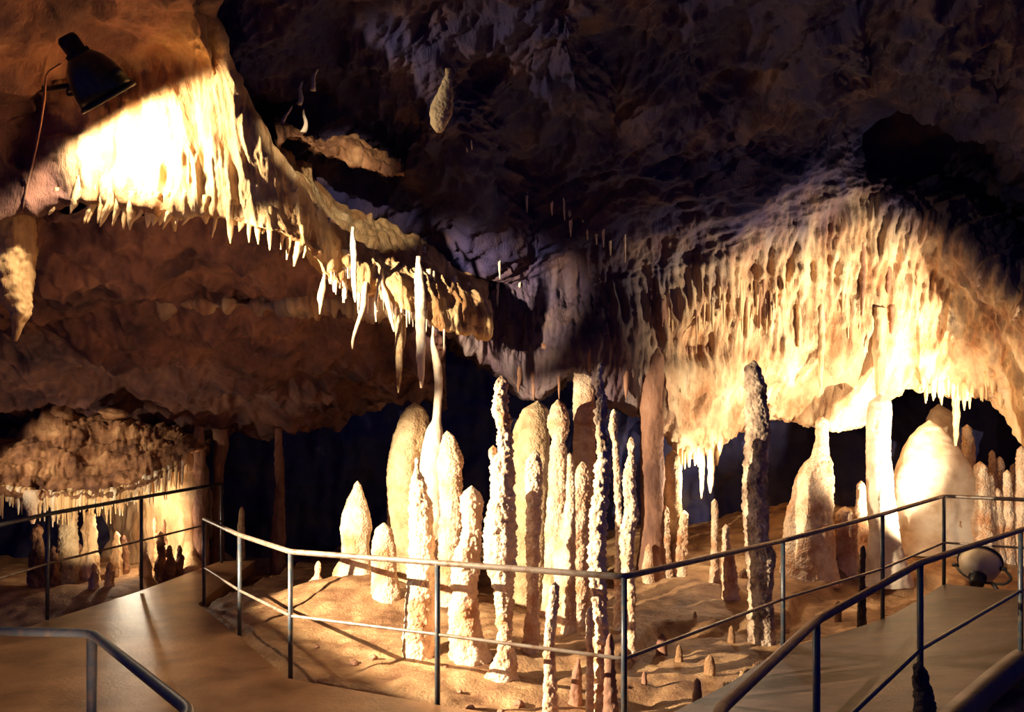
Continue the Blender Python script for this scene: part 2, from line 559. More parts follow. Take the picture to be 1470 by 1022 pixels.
def slope_disp(P, n):
    rot = np.stack([P[:, 0] * 1.5 - P[:, 2] * 1.2, P[:, 1], P[:, 2] * 1.0 + P[:, 0] * .6], 1)
    return .26 * fbm(P * .9, 101, 4) + .13 * ridged(rot * .9, 105, 3) + .05 * ridged(rot * 2.6, 109, 3) + .03 * fbm(P * 5, 107, 3)


structure(grid_obj('wall_slope', surface(np.array(rows), 240, 380, slope_disp), M['slope']))

# left alcove: rock shelf roof with its lip, then the alcove's back wall
ac = [-250, -80, 0, 50, 90, 130, 170, 210, 245, 275, 300]
atop = [640, 640, 624, 606, 588, 594, 596, 604, 612, 622, 640]
alip = [724, 722, 716, 720, 722, 718, 708, 700, 684, 655, 650]
ald = [8.6, 8.9, 9.2, 9.4, 9.6, 9.8, 9.9, 10.0, 10.2, 10.4, 10.8]
rows = [[] for _ in range(8)]
for i, px in enumerate(ac):
    d = ald[i]
    rows[0].append(W(px, atop[i] + 25, d + 3.2))
    rows[1].append(W(px, atop[i] + 3, d + 1.3))
    rows[2].append(W(px, atop[i], d + .75))
    rows[3].append(W(px, atop[i] * .55 + alip[i] * .45, d + .25))
    rows[4].append(W(px, alip[i] - 8, d))
    l = W(px, alip[i], d + .05)
    rows[5].append(l)
    s = l[0] / l[1]
    rows[6].append((l[0] + s * .4, l[1] + .4, l[2] + .08))
    rows[7].append((l[0] + s * 1.6, l[1] + 1.6, l[2] + .1))


def alc_disp(P, n):
    rot = np.stack([P[:, 0] * 1.6 + P[:, 2], P[:, 1], P[:, 2] * 2.5 - P[:, 0]], 1)
    return .05 * fbm(P * 1.4, 111, 3) + .10 * ridged(rot * np.array([.6, 1, 1.3]), 115, 4) + .03 * ridged(rot * np.array([3, 3, 4]), 119, 3) + .03 * ridged(np.stack([P[:, 0] * 7, P[:, 1] * 4, P[:, 2]], 1), 117, 2)


structure(grid_obj('wall_alcove_roof', surface(np.array(rows), 220, 360, alc_disp), M['shelf']))
rows = []
for py, dd in ((640, 0), (700, 0), (760, .05), (800, -.1), (835, -.5)):
    rows.append([W(px, py, d + dd) for px, d in zip((-250, -60, 60, 160, 215, 250, 275, 300), (12.9, 12.9, 12.8, 11.9, 11.0, 10.9, 10.7, 11.6))])
structure(grid_obj('wall_alcove_back', surface(np.array(rows), 140, 260, lambda P, n: .10 * fbm(P * 1.5, 121, 3) + .06 * ridged(np.stack([P[:, 0] * 3, P[:, 1], P[:, 2] * .6], 1), 125, 3)), M['flow']))

# ------------------------------------------------------------------ ray casting against what is built so far
bpy.context.view_layer.update()
_bv = {}


def bvh(name):
    if name not in _bv:
        o = bpy.data.objects[name]
        _bv[name] = BVHTree.FromPolygons([v.co for v in o.data.vertices], [p.vertices[:] for p in o.data.polygons])
    return _bv[name]


def depth_at(px, py, names):
    o = Vector((0, 0, EYE))
    d = (Vector(W(px, py, 1.0)) - o)
    best = None
    for n in names:
        h = bvh(n).ray_cast(o, d.normalized())
        if h[0] is not None and (best is None or h[0].y < best):
            best = h[0].y
    return best


def lip_y(px, surf, y0, y1, slack=.3):
    """lowest pixel row on the outer face of a surface, just above its lip"""
    hits = [(y, depth_at(px, y, surf)) for y in np.arange(y0, y1, 2.5)]
    hits = [h for h in hits if h[1] is not None]
    if not hits:
        return None
    m = min(h[1] for h in hits)
    return max(y for y, d in hits if d < m + slack)


# ------------------------------------------------------------------ formations
_seed = [200]


def lathe(pts3, mat, name, loc, knob=.0, kscale=14, lump=.10, squash=.9, step=.012, lobes=0, top_round=True, bottom_point=False):
    """pts3: list of (x, y, z, r) from top to bottom. One closed, displaced mesh."""
    _seed[0] += 7
    s = _seed[0]
    A = np.array(pts3, float)
    L = np.concatenate([[0], np.cumsum(np.linalg.norm(np.diff(A[:, :3], axis=0), axis=1))])
    n = int(np.clip(L[-1] / step, 6, 260))
    t = np.linspace(0, L[-1], n)
    R = np.stack([np.interp(t, L, A[:, k]) for k in range(4)], 1)
    if n > 12:                                  # soften the polyline
        k = np.array([1, 2, 3, 2, 1]) / 9
        for c in range(4):
            q = np.convolve(np.pad(R[:, c], 2, mode='edge'), k, mode='valid')
            R[2:-2, c] = q[2:-2]
    rmax = R[:, 3].max()
    if top_round:
        R[:, 3] *= np.sqrt(np.clip(t / max(min(R[min(n - 1, 4), 3], L[-1] * .3) * .9, 1e-3), 0.02, 1))
    m = int(np.clip(2 * math.pi * rmax / step, 9, 60))
    th = np.linspace(0, 2 * math.pi, m, endpoint=False)
    cs, sn = np.cos(th)[None], np.sin(th)[None]
    base = np.stack([R[:, :1] + 0 * cs, R[:, 1:2] + 0 * cs, R[:, 2:3] + 0 * cs], -1)
    dirs = np.stack([cs + 0 * R[:, :1], squash * sn + 0 * R[:, :1], 0 * cs + 0 * R[:, :1]], -1)
    rad = R[:, 3:4] + 0 * cs
    P = (base + dirs * rad[..., None]).reshape(-1, 3)
    f = 1 + lump * 1.6 * fbm(P * (1.1 / max(rmax, .03)) * np.array([1, 1, .45]), s, 3).reshape(rad.shape)
    if lobes:
        f += lobes * np.cos(3 * th[None] + s + R[:, 2:3] * 2) * .5
    rad2 = rad * f
    if knob:
        w = worley(P * kscale, s)
        w2 = worley(P * kscale * 2.1, s + 3)
        w3 = worley(P * kscale * 3.6, s + 5)
        k = knob * .42 * np.clip(.55 - w, -.25, .6) + knob * .38 * np.clip(.5 - w2, -.2, .6) + knob * .25 * np.clip(.5 - w3, -.2, .5)
        fade = np.clip(rad / max(rmax * .35, 1e-3), 0, 1)
        rad2 = rad2 + k.reshape(rad.shape) * fade
    V = (base + dirs * rad2[..., None]).reshape(-1, 3)
    idx = np.arange(n * m).reshape(n, m)
    nx = np.roll(idx, -1, 1)
    q = np.stack([idx[:-1], idx[1:], nx[1:], nx[:-1]], -1).reshape(-1, 4).tolist()
    V = np.concatenate([V, [R[0, :3], R[-1, :3]]])
    a, b = n * m, n * m + 1
    for j in range(m):
        q.append((a, idx[0, j], idx[0, (j + 1) % m]))
        q.append((b, idx[-1, (j + 1) % m], idx[-1, j]))
    return mesh_obj(name, V, q, mat, loc)


def stalagmite(label, d, pts, mat='cream', group=None, name='stalagmite', cat='stalagmite', flare=1.1, **kw):
    A = []
    for px, py, hw in pts:
        x, y, z = W(px, py, d)
        A.append((x, y, z, hw / F * d))
    x, y, z, r = A[-1]
    g = fz(x, y)
    if z > g + .02:
        A.append((x, y, g + .01, r * flare))
    A = [a for a in A if a[2] > g - .02]
    A.append((x, y, g - .12, r * flare * 1.08))
    o = lathe(A, M[mat], name, (x, y, g), **kw)
    return tag(o, label, cat, group)


def stalactite(label, pts, surf, mat='straw', group=None, name='hanging_stalactite', cat='stalactite', d=None, sink=.07, **kw):
    if d is None:
        d = depth_at(pts[0][0], pts[0][1], surf)
        if d is None:
            return None
        d += .02
    A = []
    for px, py, hw in pts:
        x, y, z = W(px, py, d)
        A.append((x, y, z, hw / F * d))
    x, y, z, r = A[0]
    A = [(x, y + sink * .5, z + sink, r * 1.15)] + A
    kw.setdefault('step', .014)
    kw.setdefault('lump', .12)
    kw.setdefault('squash', 1.0)
    o = lathe(A, M[mat], name, (x, y, z), top_round=False, **kw)
    return tag(o, label, cat, group)


K = dict(knob=.055, kscale=13)
KK = dict(knob=.06, kscale=12)
# --- the central group, from the left
stalagmite('little pale stalagmite with a ball tip, far left end of the lit group', 8.5, [(457, 805, 3), (457, 815, 5), (455, 826, 4), (456, 840, 9), (455, 860, 16), (452, 880, 22)], **K)
stalagmite('bulbous onion-shaped cream stalagmite with a small nub on top, on the left mound', 8.6, [(513, 690, 3), (513, 700, 7), (511, 715, 13), (510, 735, 19), (510, 757, 22), (510, 780, 19), (511, 800, 20), (510, 830, 24), (508, 860, 32)], knob=.025, kscale=16)
stalagmite('short thick white stalagmite with rounded top just right of the onion-shaped one', 7.9, [(551, 750, 6), (551, 757, 11), (550, 780, 16), (551, 810, 18), (552, 840, 19), (553, 870, 19), (553, 885, 21)], knob=.035, kscale=15)
stalagmite('broad tan fin-like stalagmite with pointed shoulder behind the short white one', 8.95, [(595, 577, 5), (594, 584, 12), (592, 600, 20), (588, 625, 26), (585, 650, 28), (584, 668, 27), (582, 720, 24), (582, 780, 24), (582, 840, 26)], 'tan', knob=.035, kscale=14, lobes=.25)
stalagmite('slender smooth pale pillar rising from a broad shoulder, bent near its top', 8.8, [(621, 480, 2), (621, 492, 3), (624, 505, 5), (628, 525, 7), (630, 545, 6.5), (629, 570, 6), (627, 603, 6.5), (624, 618, 13), (620, 650, 16), (618, 690, 18), (618, 760, 20), (618, 830, 22)], 'white', knob=.012)
stalagmite('white pointed stalagmite with dark brown right flank, beneath the bent pillar', 8.1, [(642, 618, 4), (643, 626, 9), (645, 645, 14), (646, 662, 18), (647, 690, 17), (648, 730, 16), (645, 780, 15), (643, 830, 16), (642, 880, 19)], knob=.05, kscale=14)
stalagmite('knobbly cream stalagmite with a thin nipple tip, standing in front of the tan fin', 6.3, [(599, 656, 3), (599, 676, 4), (600, 686, 10), (602, 710, 14), (605, 740, 17), (606, 775, 18), (606, 808, 19), (606, 835, 20), (605, 860, 21), (604, 890, 23), (603, 925, 24), (602, 945, 24)], **KK)
stalagmite('bottle-shaped cream stalagmite with a swollen head and a hollow in its front', 6.2, [(677, 697, 5), (677, 704, 11), (677, 716, 16), (677, 735, 15), (677, 760, 12), (675, 778, 15), (669, 795, 19), (667, 820, 21), (667, 835, 19), (667, 855, 18), (665, 880, 22), (667, 910, 25), (674, 930, 30), (676, 950, 34)], knob=.06, kscale=13)
tall = stalagmite('tallest white knobbly stalagmite of the lit group, with a side knob halfway up', 5.85, [(720, 538, 3), (720, 549, 8), (718, 570, 10), (718, 590, 11), (722, 603, 11), (725, 622, 10), (725, 645, 12), (721, 668, 16), (721, 710, 16), (720, 735, 20), (717, 768, 22), (718, 795, 23), (720, 823, 20), (723, 845, 14), (724, 878, 13), (725, 905, 10), (725, 930, 12), (722, 955, 18), (720, 970, 22)], knob=.066, kscale=13)
_k = [(*W(px, py, 5.85), hw / F * 5.85) for px, py, hw in [(708, 639, 3), (707, 645, 6), (708, 655, 6), (711, 668, 6), (715, 690, 5), (718, 720, 4)]]
_o = lathe(_k, M['cream'], 'side_knob', _k[-1][:3], knob=.03, kscale=16)
_o.parent = tall
_o.location = Vector(_k[-1][:3]) - tall.location
stalagmite('wide tan dome-topped stalagmite standing behind the tallest white one', 8.4, [(772, 575, 7), (769, 584, 17), (766, 605, 25), (764, 640, 28), (763, 700, 28), (761, 780, 25), (758, 850, 22), (756, 890, 22)], 'tan', knob=.03, kscale=14, lobes=.15)
stalagmite('white stalagmite with spindle-shaped head in front of the tan dome', 6.5, [(769, 645, 3), (768, 653, 8), (767, 670, 12), (766, 690, 13), (766, 712, 11), (766, 745, 11), (765, 785, 10), (765, 830, 9), (765, 870, 9), (763, 910, 11), (760, 934, 14)], knob=.055, kscale=14)
stalagmite('cream stalagmite with a bullet-shaped cap above a narrow neck', 7.9, [(801, 573, 4), (801, 581, 10), (801, 596, 14), (802, 611, 16), (803, 622, 13), (802, 634, 9), (801, 650, 13), (800, 700, 13), (797, 760, 14), (796, 830, 15), (796, 868, 17)], knob=.04, kscale=15)
stalagmite('massive pale column joining the ceiling curtain in the middle of the group', min(9.6, (depth_at(838, 500, ['wall_right']) or 9.0) + .24), [(838, 478, 15), (838, 515, 14), (838, 540, 14), (837, 580, 15), (838, 640, 16), (838, 690, 18), (836, 740, 20), (834, 800, 22), (834, 850, 24)], name='column', cat='column', knob=.035, kscale=13, lobes=.15, top_round=False)
stalagmite('broad cream cone with fluted flank at the foot of the massive column', 7.6, [(836, 662, 4), (836, 672, 9), (834, 695, 13), (830, 725, 19), (826, 765, 25), (824, 823, 27), (823, 862, 29)], knob=.05, kscale=13, lobes=.2)
stalagmite('thin cream rib-like stalagmite leaning on the left of the massive column', 7.25, [(818, 650, 3), (819, 665, 5), (819, 700, 6), (818, 760, 8), (817, 830, 9), (817, 870, 10)], knob=.03, kscale=16)
stalagmite('tall knotted front stalagmite with beaded tip, right of the massive column', 5.35, [(862, 521, 2.5), (861, 530, 4), (861, 545, 5), (863, 565, 6), (863, 583, 8), (860, 604, 9), (862, 612, 6), (865, 630, 8), (866, 652, 10), (864, 690, 9), (860, 730, 12), (858, 768, 12), (857, 823, 11), (859, 850, 11), (862, 880, 9), (865, 930, 11), (865, 990, 13), (865, 1025, 16)], knob=.075, kscale=15)
stalagmite('slim stalagmite with club head beside the front rail, left of the knotted one', 5.2, [(797, 835, 3), (796, 845, 7), (794, 865, 8), (791, 890, 8), (788, 920, 7), (789, 950, 8), (790, 985, 9), (790, 1020, 11)], knob=.035, kscale=16)
stalagmite('thin twin stem with rounded top, touching the foot of the knotted stalagmite', 5.28, [(846, 870, 2), (846, 878, 5), (846, 900, 5), (847, 940, 5), (847, 1020, 6)], knob=.03, kscale=18)
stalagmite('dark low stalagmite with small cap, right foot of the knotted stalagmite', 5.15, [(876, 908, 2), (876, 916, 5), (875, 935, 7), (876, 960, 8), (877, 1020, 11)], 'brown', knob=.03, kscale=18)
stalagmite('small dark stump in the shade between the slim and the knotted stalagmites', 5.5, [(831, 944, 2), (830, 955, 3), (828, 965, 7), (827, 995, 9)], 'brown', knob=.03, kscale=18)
stalagmite('thin beaded pillar in shade right of the knotted stalagmite', 7.2, [(881, 587, 3), (880, 605, 5), (880, 620, 6), (883, 635, 4), (885, 670, 5), (888, 730, 4.5), (889, 800, 6), (889, 890, 8)], name='stalagmite', knob=.035, kscale=17)
stalagmite('stalagmite with stepped knobs and narrow tip, last on the right of the lit group', 6.6, [(906, 627, 3), (906, 640, 5), (906, 655, 5), (904, 672, 8), (903, 695, 8), (905, 715, 8), (906, 738, 11), (902, 760, 11), (900, 785, 10), (902, 820, 9), (906, 850, 6), (907, 890, 5), (907, 925, 6)], knob=.05, kscale=15)
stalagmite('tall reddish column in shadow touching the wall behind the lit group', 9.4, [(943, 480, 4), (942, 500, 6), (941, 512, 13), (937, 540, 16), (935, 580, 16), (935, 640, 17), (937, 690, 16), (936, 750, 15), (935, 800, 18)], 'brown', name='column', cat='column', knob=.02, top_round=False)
# --- small ones on the bright ground to the right
stalagmite('tiny white cone-shaped stalagmite at the foot of the reddish column', 9.2, [(931, 780, 2), (931, 786, 5), (931, 800, 6), (930, 812, 8)], knob=.015)
stalagmite('straight finger-like stalagmite behind the rail, nearer the reddish column', 9.4, [(955, 726, 3), (955, 732, 6), (955, 760, 6), (955, 790, 7), (955, 812, 9)], **K)
stalagmite('kinked finger-like stalagmite with wider foot, right of the straight one', 9.5, [(982, 732, 3), (982, 738, 6), (981, 757, 6), (978, 770, 8), (976, 790, 10), (975, 804, 12)], **K)
stalagmite('tall thin orange-grey stalagmite standing alone before the dark recess', 9.2, [(1026, 716, 2), (1026, 722, 5), (1026, 760, 5), (1026, 800, 5.5), (1026, 824, 7)], knob=.02)
stalagmite('knobbly stalagmite with slim top and thick foot, between the thin one and dark-topped column', 8.5, [(1042, 752, 2), (1042, 760, 5), (1043, 785, 5), (1044, 797, 9), (1046, 820, 10), (1048, 852, 12)], **K)
stalagmite('tall dark-topped column with pitted white lower half, right of centre', 7.25, [(1082, 517, 5), (1081, 524, 9), (1081, 535, 12), (1085, 553, 16), (1086, 574, 14), (1087, 592, 18), (1088, 621, 16), (1085, 655, 16), (1083, 690, 17), (1084, 720, 18), (1087, 770, 17), (1092, 800, 20), (1093, 830, 19), (1092, 855, 16), (1093, 875, 18)], 'twotone', knob=.05, kscale=13)
stalagmite('thin dripping stub below the dark-topped column, beside the rail', 7.4, [(1085, 888, 2), (1085, 893, 4), (1085, 905, 3), (1086, 916, 3)], knob=.01)
stalagmite('massive cream stalagmite with a narrow spire on a broad pitted shoulder', 9.4, [(1179, 597, 5), (1179, 605, 9), (1179, 633, 9), (1177, 655, 12), (1172, 668, 20), (1167, 690, 26), (1168, 715, 27), (1164, 744, 31), (1163, 790, 36)], knob=.05, kscale=11, lobes=.2)
stalagmite('low stump with flat crown between the spired mass and the white column', 9.5, [(1213, 727, 9), (1213, 732, 12), (1214, 750, 14), (1215, 790, 17)], **K)
stalagmite('bright white column with capped top below the hanging flowstone', 9.3, [(1263, 566, 8), (1263, 573, 14), (1262, 590, 16), (1261, 612, 16), (1261, 656, 16), (1263, 680, 19), (1264, 715, 19), (1267, 760, 19), (1271, 800, 26), (1272, 825, 30)], 'white', name='column', cat='column', knob=.02)
stalagmite('small orange nub standing on the slope beside the dark gap', 9.9, [(1236, 690, 3), (1236, 697, 6), (1237, 720, 8), (1237, 790, 12)], knob=.02)
stalagmite('large white dome of flowstone with a brown groove, behind the far railing', 10.3, [(1334, 603, 5), (1335, 611, 14), (1335, 625, 26), (1336, 645, 38), (1337, 668, 47), (1338, 688, 52), (1339, 715, 54), (1339, 760, 55)], 'white', name='flowstone_dome', cat='flowstone', knob=.03, kscale=5, squash=.8, lobes=.18)
stalagmite('pale block leaning on the back of the white flowstone dome', 11.35, [(1347, 580, 5), (1349, 588, 12), (1352, 600, 20), (1352, 640, 26), (1352, 700, 28)], 'white', knob=.02)
for i, (px, py, hw, b, lab) in enumerate([
        (1388, 609, 7, 700, 'pale blunt stalagmite directly right of the white dome'),
        (1395, 624, 4, 700, 'thin pencil-like stalagmite behind the blunt one beside the dome'),
        (1407, 662, 11, 745, 'broad cream stalagmite behind the far railing, widest of its cluster'),
        (1421, 678, 6, 740, 'small slender stalagmite right of the widest one in the far cluster'),
        (1424, 646, 5, 690, 'short pointed stalagmite standing higher in the rear of the far cluster'),
        (1435, 655, 6, 722, 'rounded finger stalagmite near the middle of the far cluster'),
        (1446, 674, 6, 742, 'thin stalagmite with a bulged foot, right part of the far cluster'),
        (1455, 665, 5, 735, 'narrow stalagmite at the right edge of the far cluster'),
        (1466, 640, 7, 740, 'tall pale stalagmite cut by the right border of the photo'),
        (1372, 690, 6, 745, 'low cream stalagmite at the front foot of the white dome'),
        (1432, 700, 6, 750, 'low knobbly stalagmite just above the far handrail')]):
    stalagmite(lab, 10.1 if b > 735 else 10.6, [(px, py, hw * .45), (px, py + 6, hw * .85), (px + 1, py + 22, hw), (px, (py + b) / 2 + 8, hw * 1.15), (px, b, hw * 1.6)], group='stalagmite cluster behind the far railing', knob=.03, kscale=15)
stalagmite('greyish pale stalagmite in front of the bright hanging fringe', 9.6, [(966, 646, 5), (966, 655, 10), (966, 680, 12), (966, 720, 13), (966, 790, 14)], 'tan', knob=.015)
# --- dim columns in the dark behind the left railing
stalagmite('dim banded column standing in the dark passage left of the lit group', 11.2, [(400, 612, 5), (400, 640, 5), (401, 665, 7), (402, 700, 6), (401, 730, 8), (399, 765, 10)], 'brown', name='column', cat='column', knob=.03)
stalagmite('reddish pillar at the right end of the left alcove', 10.7, [(286, 612, 6), (286, 640, 8), (286, 680, 9), (287, 740, 9), (288, 790, 11)], 'brown', name='column', cat='column', knob=.02, top_round=False)
stalagmite('leaning reddish rock finger in the dark above the left railing end', 11.3, [(312, 600, 7), (316, 615, 11), (318, 640, 10), (314, 670, 7), (313, 720, 7), (313, 780, 9)], 'brown', knob=.02)
stalagmite('short lit stalagmite tip in the dark passage behind the railing corner', 10.9, [(347, 727, 2), (347, 735, 4), (346, 760, 5), (346, 795, 6)], 'tan', knob=.01)
# --- left alcove
stalagmite('thick grey-tan column near the middle of the left alcove', 9.8, [(96, 700, 15), (96, 730, 13), (97, 760, 12), (97, 790, 13), (97, 812, 15)], 'tan', name='column', cat='column', knob=.05, lump=.18, top_round=False)
for px, py, hw, b, d, lab in [
        (54, 752, 7, 797, 9.6, 'leaning cone stalagmite at the left of the alcove'),
        (129, 732, 8, 792, 9.9, 'wavy brown stalagmite right of the thick alcove column'),
        (76, 783, 5, 800, 9.6, 'small round nub at the left foot of the thick alcove column'),
        (167, 762, 5, 800, 10.2, 'bright thin stalagmite before the glowing alcove wall, left one'),
        (178, 768, 4, 802, 10.3, 'second bright thin stalagmite before the glowing alcove wall'),
        (207, 775, 5, 810, 10.1, 'pale stalagmite hugging the far railing post in the alcove'),
        (230, 762, 5, 807, 10.2, 'bright tapered stalagmite right of the far railing post'),
        (223, 742, 2.5, 790, 10.5, 'needle-thin stalagmite against the dark alcove hole'),
        (236, 745, 2.5, 790, 10.5, 'second needle-thin stalagmite against the dark alcove hole'),
        (244, 782, 5, 810, 10.2, 'stubby glowing stalagmite at the right end of the alcove'),
        (258, 782, 4, 805, 10.3, 'last small glowing stalagmite beside the reddish pillar'),
        (112, 778, 6, 800, 9.9, 'low lumpy stalagmite between the thick column and the wavy one'),
        (135, 808, 4, 830, 9.3, 'tiny wet stalagmite at the front of the alcove floor'),
        (157, 806, 4, 826, 9.4, 'tiny stalagmite on the alcove floor beneath the glowing wall')]:
    stalagmite(lab, d, [(px, py, hw * .4), (px, py + 5, hw * .8), (px, py + 15, hw), (px + 2, b - 8, hw * 1.15), (px, b, hw * 1.5)], 'flow' if px % 2 else 'shelf', group='stalagmites in the left alcove', knob=.05, kscale=13, lump=.22, lobes=.2)
# --- foreground silhouette at the ramp
_x, _y, _z = W(1322, 1000, 4.25)
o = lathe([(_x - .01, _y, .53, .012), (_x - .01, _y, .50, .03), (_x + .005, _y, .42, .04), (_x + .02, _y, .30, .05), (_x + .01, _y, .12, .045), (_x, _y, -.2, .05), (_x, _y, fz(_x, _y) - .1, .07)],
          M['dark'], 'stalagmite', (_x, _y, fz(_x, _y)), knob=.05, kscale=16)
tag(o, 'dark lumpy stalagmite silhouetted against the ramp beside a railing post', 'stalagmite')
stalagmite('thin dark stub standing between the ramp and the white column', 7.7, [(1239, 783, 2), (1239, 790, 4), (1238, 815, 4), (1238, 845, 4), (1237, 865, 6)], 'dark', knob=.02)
# small nubs on the sandy strip
for px, py, b, hw, mt in [(998, 877, 894, 2.5, 'brown'), (1019, 939, 953, 6, 'cream'), (1050, 898, 911, 4, 'cream'), (1001, 973, 996, 5, 'brown'), (925, 962, 972, 3, 'brown'), (1001, 810, 830, 5, 'cream'),
                          (1016, 840, 852, 4, 'cream'), (975, 925, 934, 4, 'cream'), (950, 908, 925, 6, 'brown'), (1170, 805, 826, 6, 'brown'), (1203, 862, 878, 4, 'cream'), (1068, 815, 850, 6, 'cream')]:
    dd = (EYE + .04) * F / (b - HY)
    stalagmite('small stubby stalagmite nub on the open ground behind the railing', dd, [(px, py, hw * .5), (px, py + 4, hw * .9), (px, b - 2, hw * 1.25)], 'ground' if mt == 'cream' else mt, group='stubby nubs on the island ground', name='stalagmite_nub', knob=.012)


# --- stones
def stone(px, py, r, mat, label, group, name='stone', cat='stone', sx=1.0, d=None, z=None, flat=.75, jag=0.0):
    d = d or EYE * F / (py - HY)
    x, y, _ = W(px, py, d)
    rr = r / F * d
    bm = bmesh.new()
    bmesh.ops.create_icosphere(bm, subdivisions=3, radius=1)
    V = np.array([v.co[:] for v in bm.verts])
    Fc = [[v.index for v in f.verts] for f in bm.faces]
    bm.free()
    _seed[0] += 3
    V = V * (1 + .35 * fbm(V * 1.3, _seed[0], 3) + jag * ridged(V * 1.2, _seed[0] + 9, 3))[:, None] * np.array([rr * sx, rr, rr * flat])
    g = fz(x, y) if z is None else z
    V += np.array([x, y, g + rr * .45])
    return tag(mesh_obj(name, V, Fc, M[mat], (x, y, g)), label, cat, group)


for px, py, r in [(745, 996, 8), (675, 1004, 7), (719, 1006, 5), (780, 1006, 5), (509, 949, 6), (536, 947, 6), (476, 968, 4), (660, 985, 4), (965, 1000, 8), (985, 992, 7), (1128, 890, 6), (900, 968, 3), (640, 960, 4), (455, 930, 4)]:
    stone(px, py, r, 'brown', 'small dark stone lying on the ground near the front rail', 'stones on the island ground')
# the pale slab and crag on top of the alcove rock
o = stone(163, 595, 18, 'shelf', 'pale flat slab lying on top of the left alcove rock', None, 'rock_slab', 'rock', 1.1, d=10.4, z=W(163, 602, 10.4)[2], flat=.4, jag=.2)
o = stone(84, 588, 16, 'shelf', 'pale pointed crag on the crest of the left alcove rock', None, 'rock_crag', 'rock', 1.2, d=10.35, z=W(84, 600, 10.35)[2], flat=.85, jag=.4)

# ------------------------------------------------------------------ hanging formations
LW, CE, WR = ['wall_left'], ['ceiling', 'wall_right'], ['wall_right']
stalactite('longest thick white stalactite hanging over the lit stalagmites', [(600, 378, 3), (601, 392, 6), (603, 420, 7.5), (604, 470, 7), (604, 510, 6.5), (605, 540, 4.5), (605, 557, 1.5)], None, 'white', d=7.35)
stalactite('stout white stalactite hanging from the bright shelf, left of the longest one', [(506, 336, 2.5), (507, 350, 4.5), (508, 370, 4.5), (508, 400, 4), (510, 425, 3), (510, 434, 1)], None, 'white', d=7.0)
stalactite('long pale stalactite hanging in the dark left of the longest one', [(572, 462, 6), (573, 490, 5.5), (573, 525, 4.5), (572, 550, 3), (572, 564, 1)], None, 'tan', d=7.9)
stalactite('short companion stalactite fused to the top of the long pale one', [(579, 462, 4), (580, 485, 3), (579, 500, 1)], None, 'tan', d=7.95)
stalactite('crooked pale stalactite bending left like a root under the bright shelf', [(523, 415, 4), (521, 440, 4), (516, 458, 3), (510, 475, 2.5), (506, 490, 2), (506, 501, 1)], None, 'straw', d=7.25)
stalactite('bent branching stalactite curving right under the bright shelf', [(546, 405, 4), (552, 420, 5), (558, 440, 4), (562, 458, 3), (566, 476, 1.5)], None, 'straw', d=7.35)
stalactite('thin drooping stalactite left of the bent branching one', [(543, 415, 3), (540, 430, 2), (539, 450, 1.5), (540, 462, 1)], None, 'straw', d=7.3)
stalactite('leaf-shaped twisted stalactite hanging alone before the brown slope', [(465, 398, 2), (463, 412, 5), (460, 425, 5), (460, 438, 2.5), (459, 451, 1)], None, 'straw', d=7.15)
stalactite('pale spike with bent tip right of the longest stalactite', [(651, 405, 4), (652, 430, 4), (654, 455, 3), (656, 473, 1)], LW + WR, 'straw')
stalactite('thin spike touching the lower end of the bent-tipped spike', [(660, 448, 2.5), (660, 465, 2), (661, 477, 1)], None, 'straw', d=8.1)
stalactite('narrow stalactite close along the right side of the longest one', [(615, 396, 3.5), (616, 420, 3.5), (617, 440, 2.5), (619, 450, 1)], LW + WR, 'straw')
stalactite('thin stalactite close above the longest one, on its left', [(595, 362, 2.5), (596, 378, 2), (596, 392, 1)], LW + WR, 'straw')
stalactite('thin stalactite close above the longest one, on its right', [(608, 362, 3), (609, 380, 2.5), (609, 402, 1)], LW + WR, 'straw')
stalactite('straw stalactite meeting the tip of the bent slender pillar', [(623, 462, 2), (622, 472, 2), (621, 484, 1.5)], None, 'straw', d=8.8)
stalactite('big white dagger-shaped spike at the lower edge of the lamp-lit drapery', [(247, 262, 8), (248, 285, 9), (249, 312, 6), (251, 332, 1.5)], LW, 'drape', lobes=.2)
stalactite('lumpy lit drapery hanging at the far left edge of the photo', [(10, 300, 30), (12, 330, 30), (18, 360, 26), (14, 400, 26), (20, 430, 22), (30, 448, 13), (25, 470, 7), (22, 490, 2)], None, 'drape', d=6.15, knob=.06, kscale=8, lobes=.25, name='hanging_drapery', cat='drapery')
stalactite('white teardrop lump hanging alone from the dark ceiling', [(643, 108, 4), (640, 125, 9), (636, 145, 14), (632, 165, 16), (629, 180, 12), (630, 190, 4)], None, 'tan', d=6.7, name='hanging_drapery', cat='drapery', knob=.03, kscale=10, squash=.6)

# drapery teeth along the lip of the lit overhang
for i in range(44):
    px = 78 + i * 8.4 + random.uniform(-3, 3)
    py = (lip_y(px, LW, np.interp(px, lc, llip) - 30, np.interp(px, lc, llip) + 30) or np.interp(px, lc, llip)) - random.uniform(0, 10)
    if random.random() < .2:
        continue
    ln = random.uniform(8, 36)
    lean = random.uniform(-14, -2) if px < 250 else random.uniform(-8, 2)
    h = random.uniform(3, 7)
    stalactite('tooth in the fringe under the lamp-lit drapery', [(px - lean * .5, py - 22, h * .8), (px, py, h), (px + lean * .5, py + ln * .5, h * .7), (px + lean, py + ln, 1)], LW, 'drape', group='teeth under the lamp-lit drapery', name='hanging_tooth', sink=.04, lump=.2)
# short drips below the dark middle curtain
for i in range(9):
    px = random.uniform(690, 905)
    py = np.interp(px, cols, lippy) - random.uniform(0, 60)
    ln = random.uniform(14, 42)
    h = random.uniform(1.5, 4)
    stalactite('short reddish drip stalactite on the dark middle curtain', [(px, py - 8, h * 1.2), (px, py + ln * .5, h * .8), (px, py + ln, .7)], WR, 'brown', group='drips of the dark middle curtain', step=.03, sink=.05)
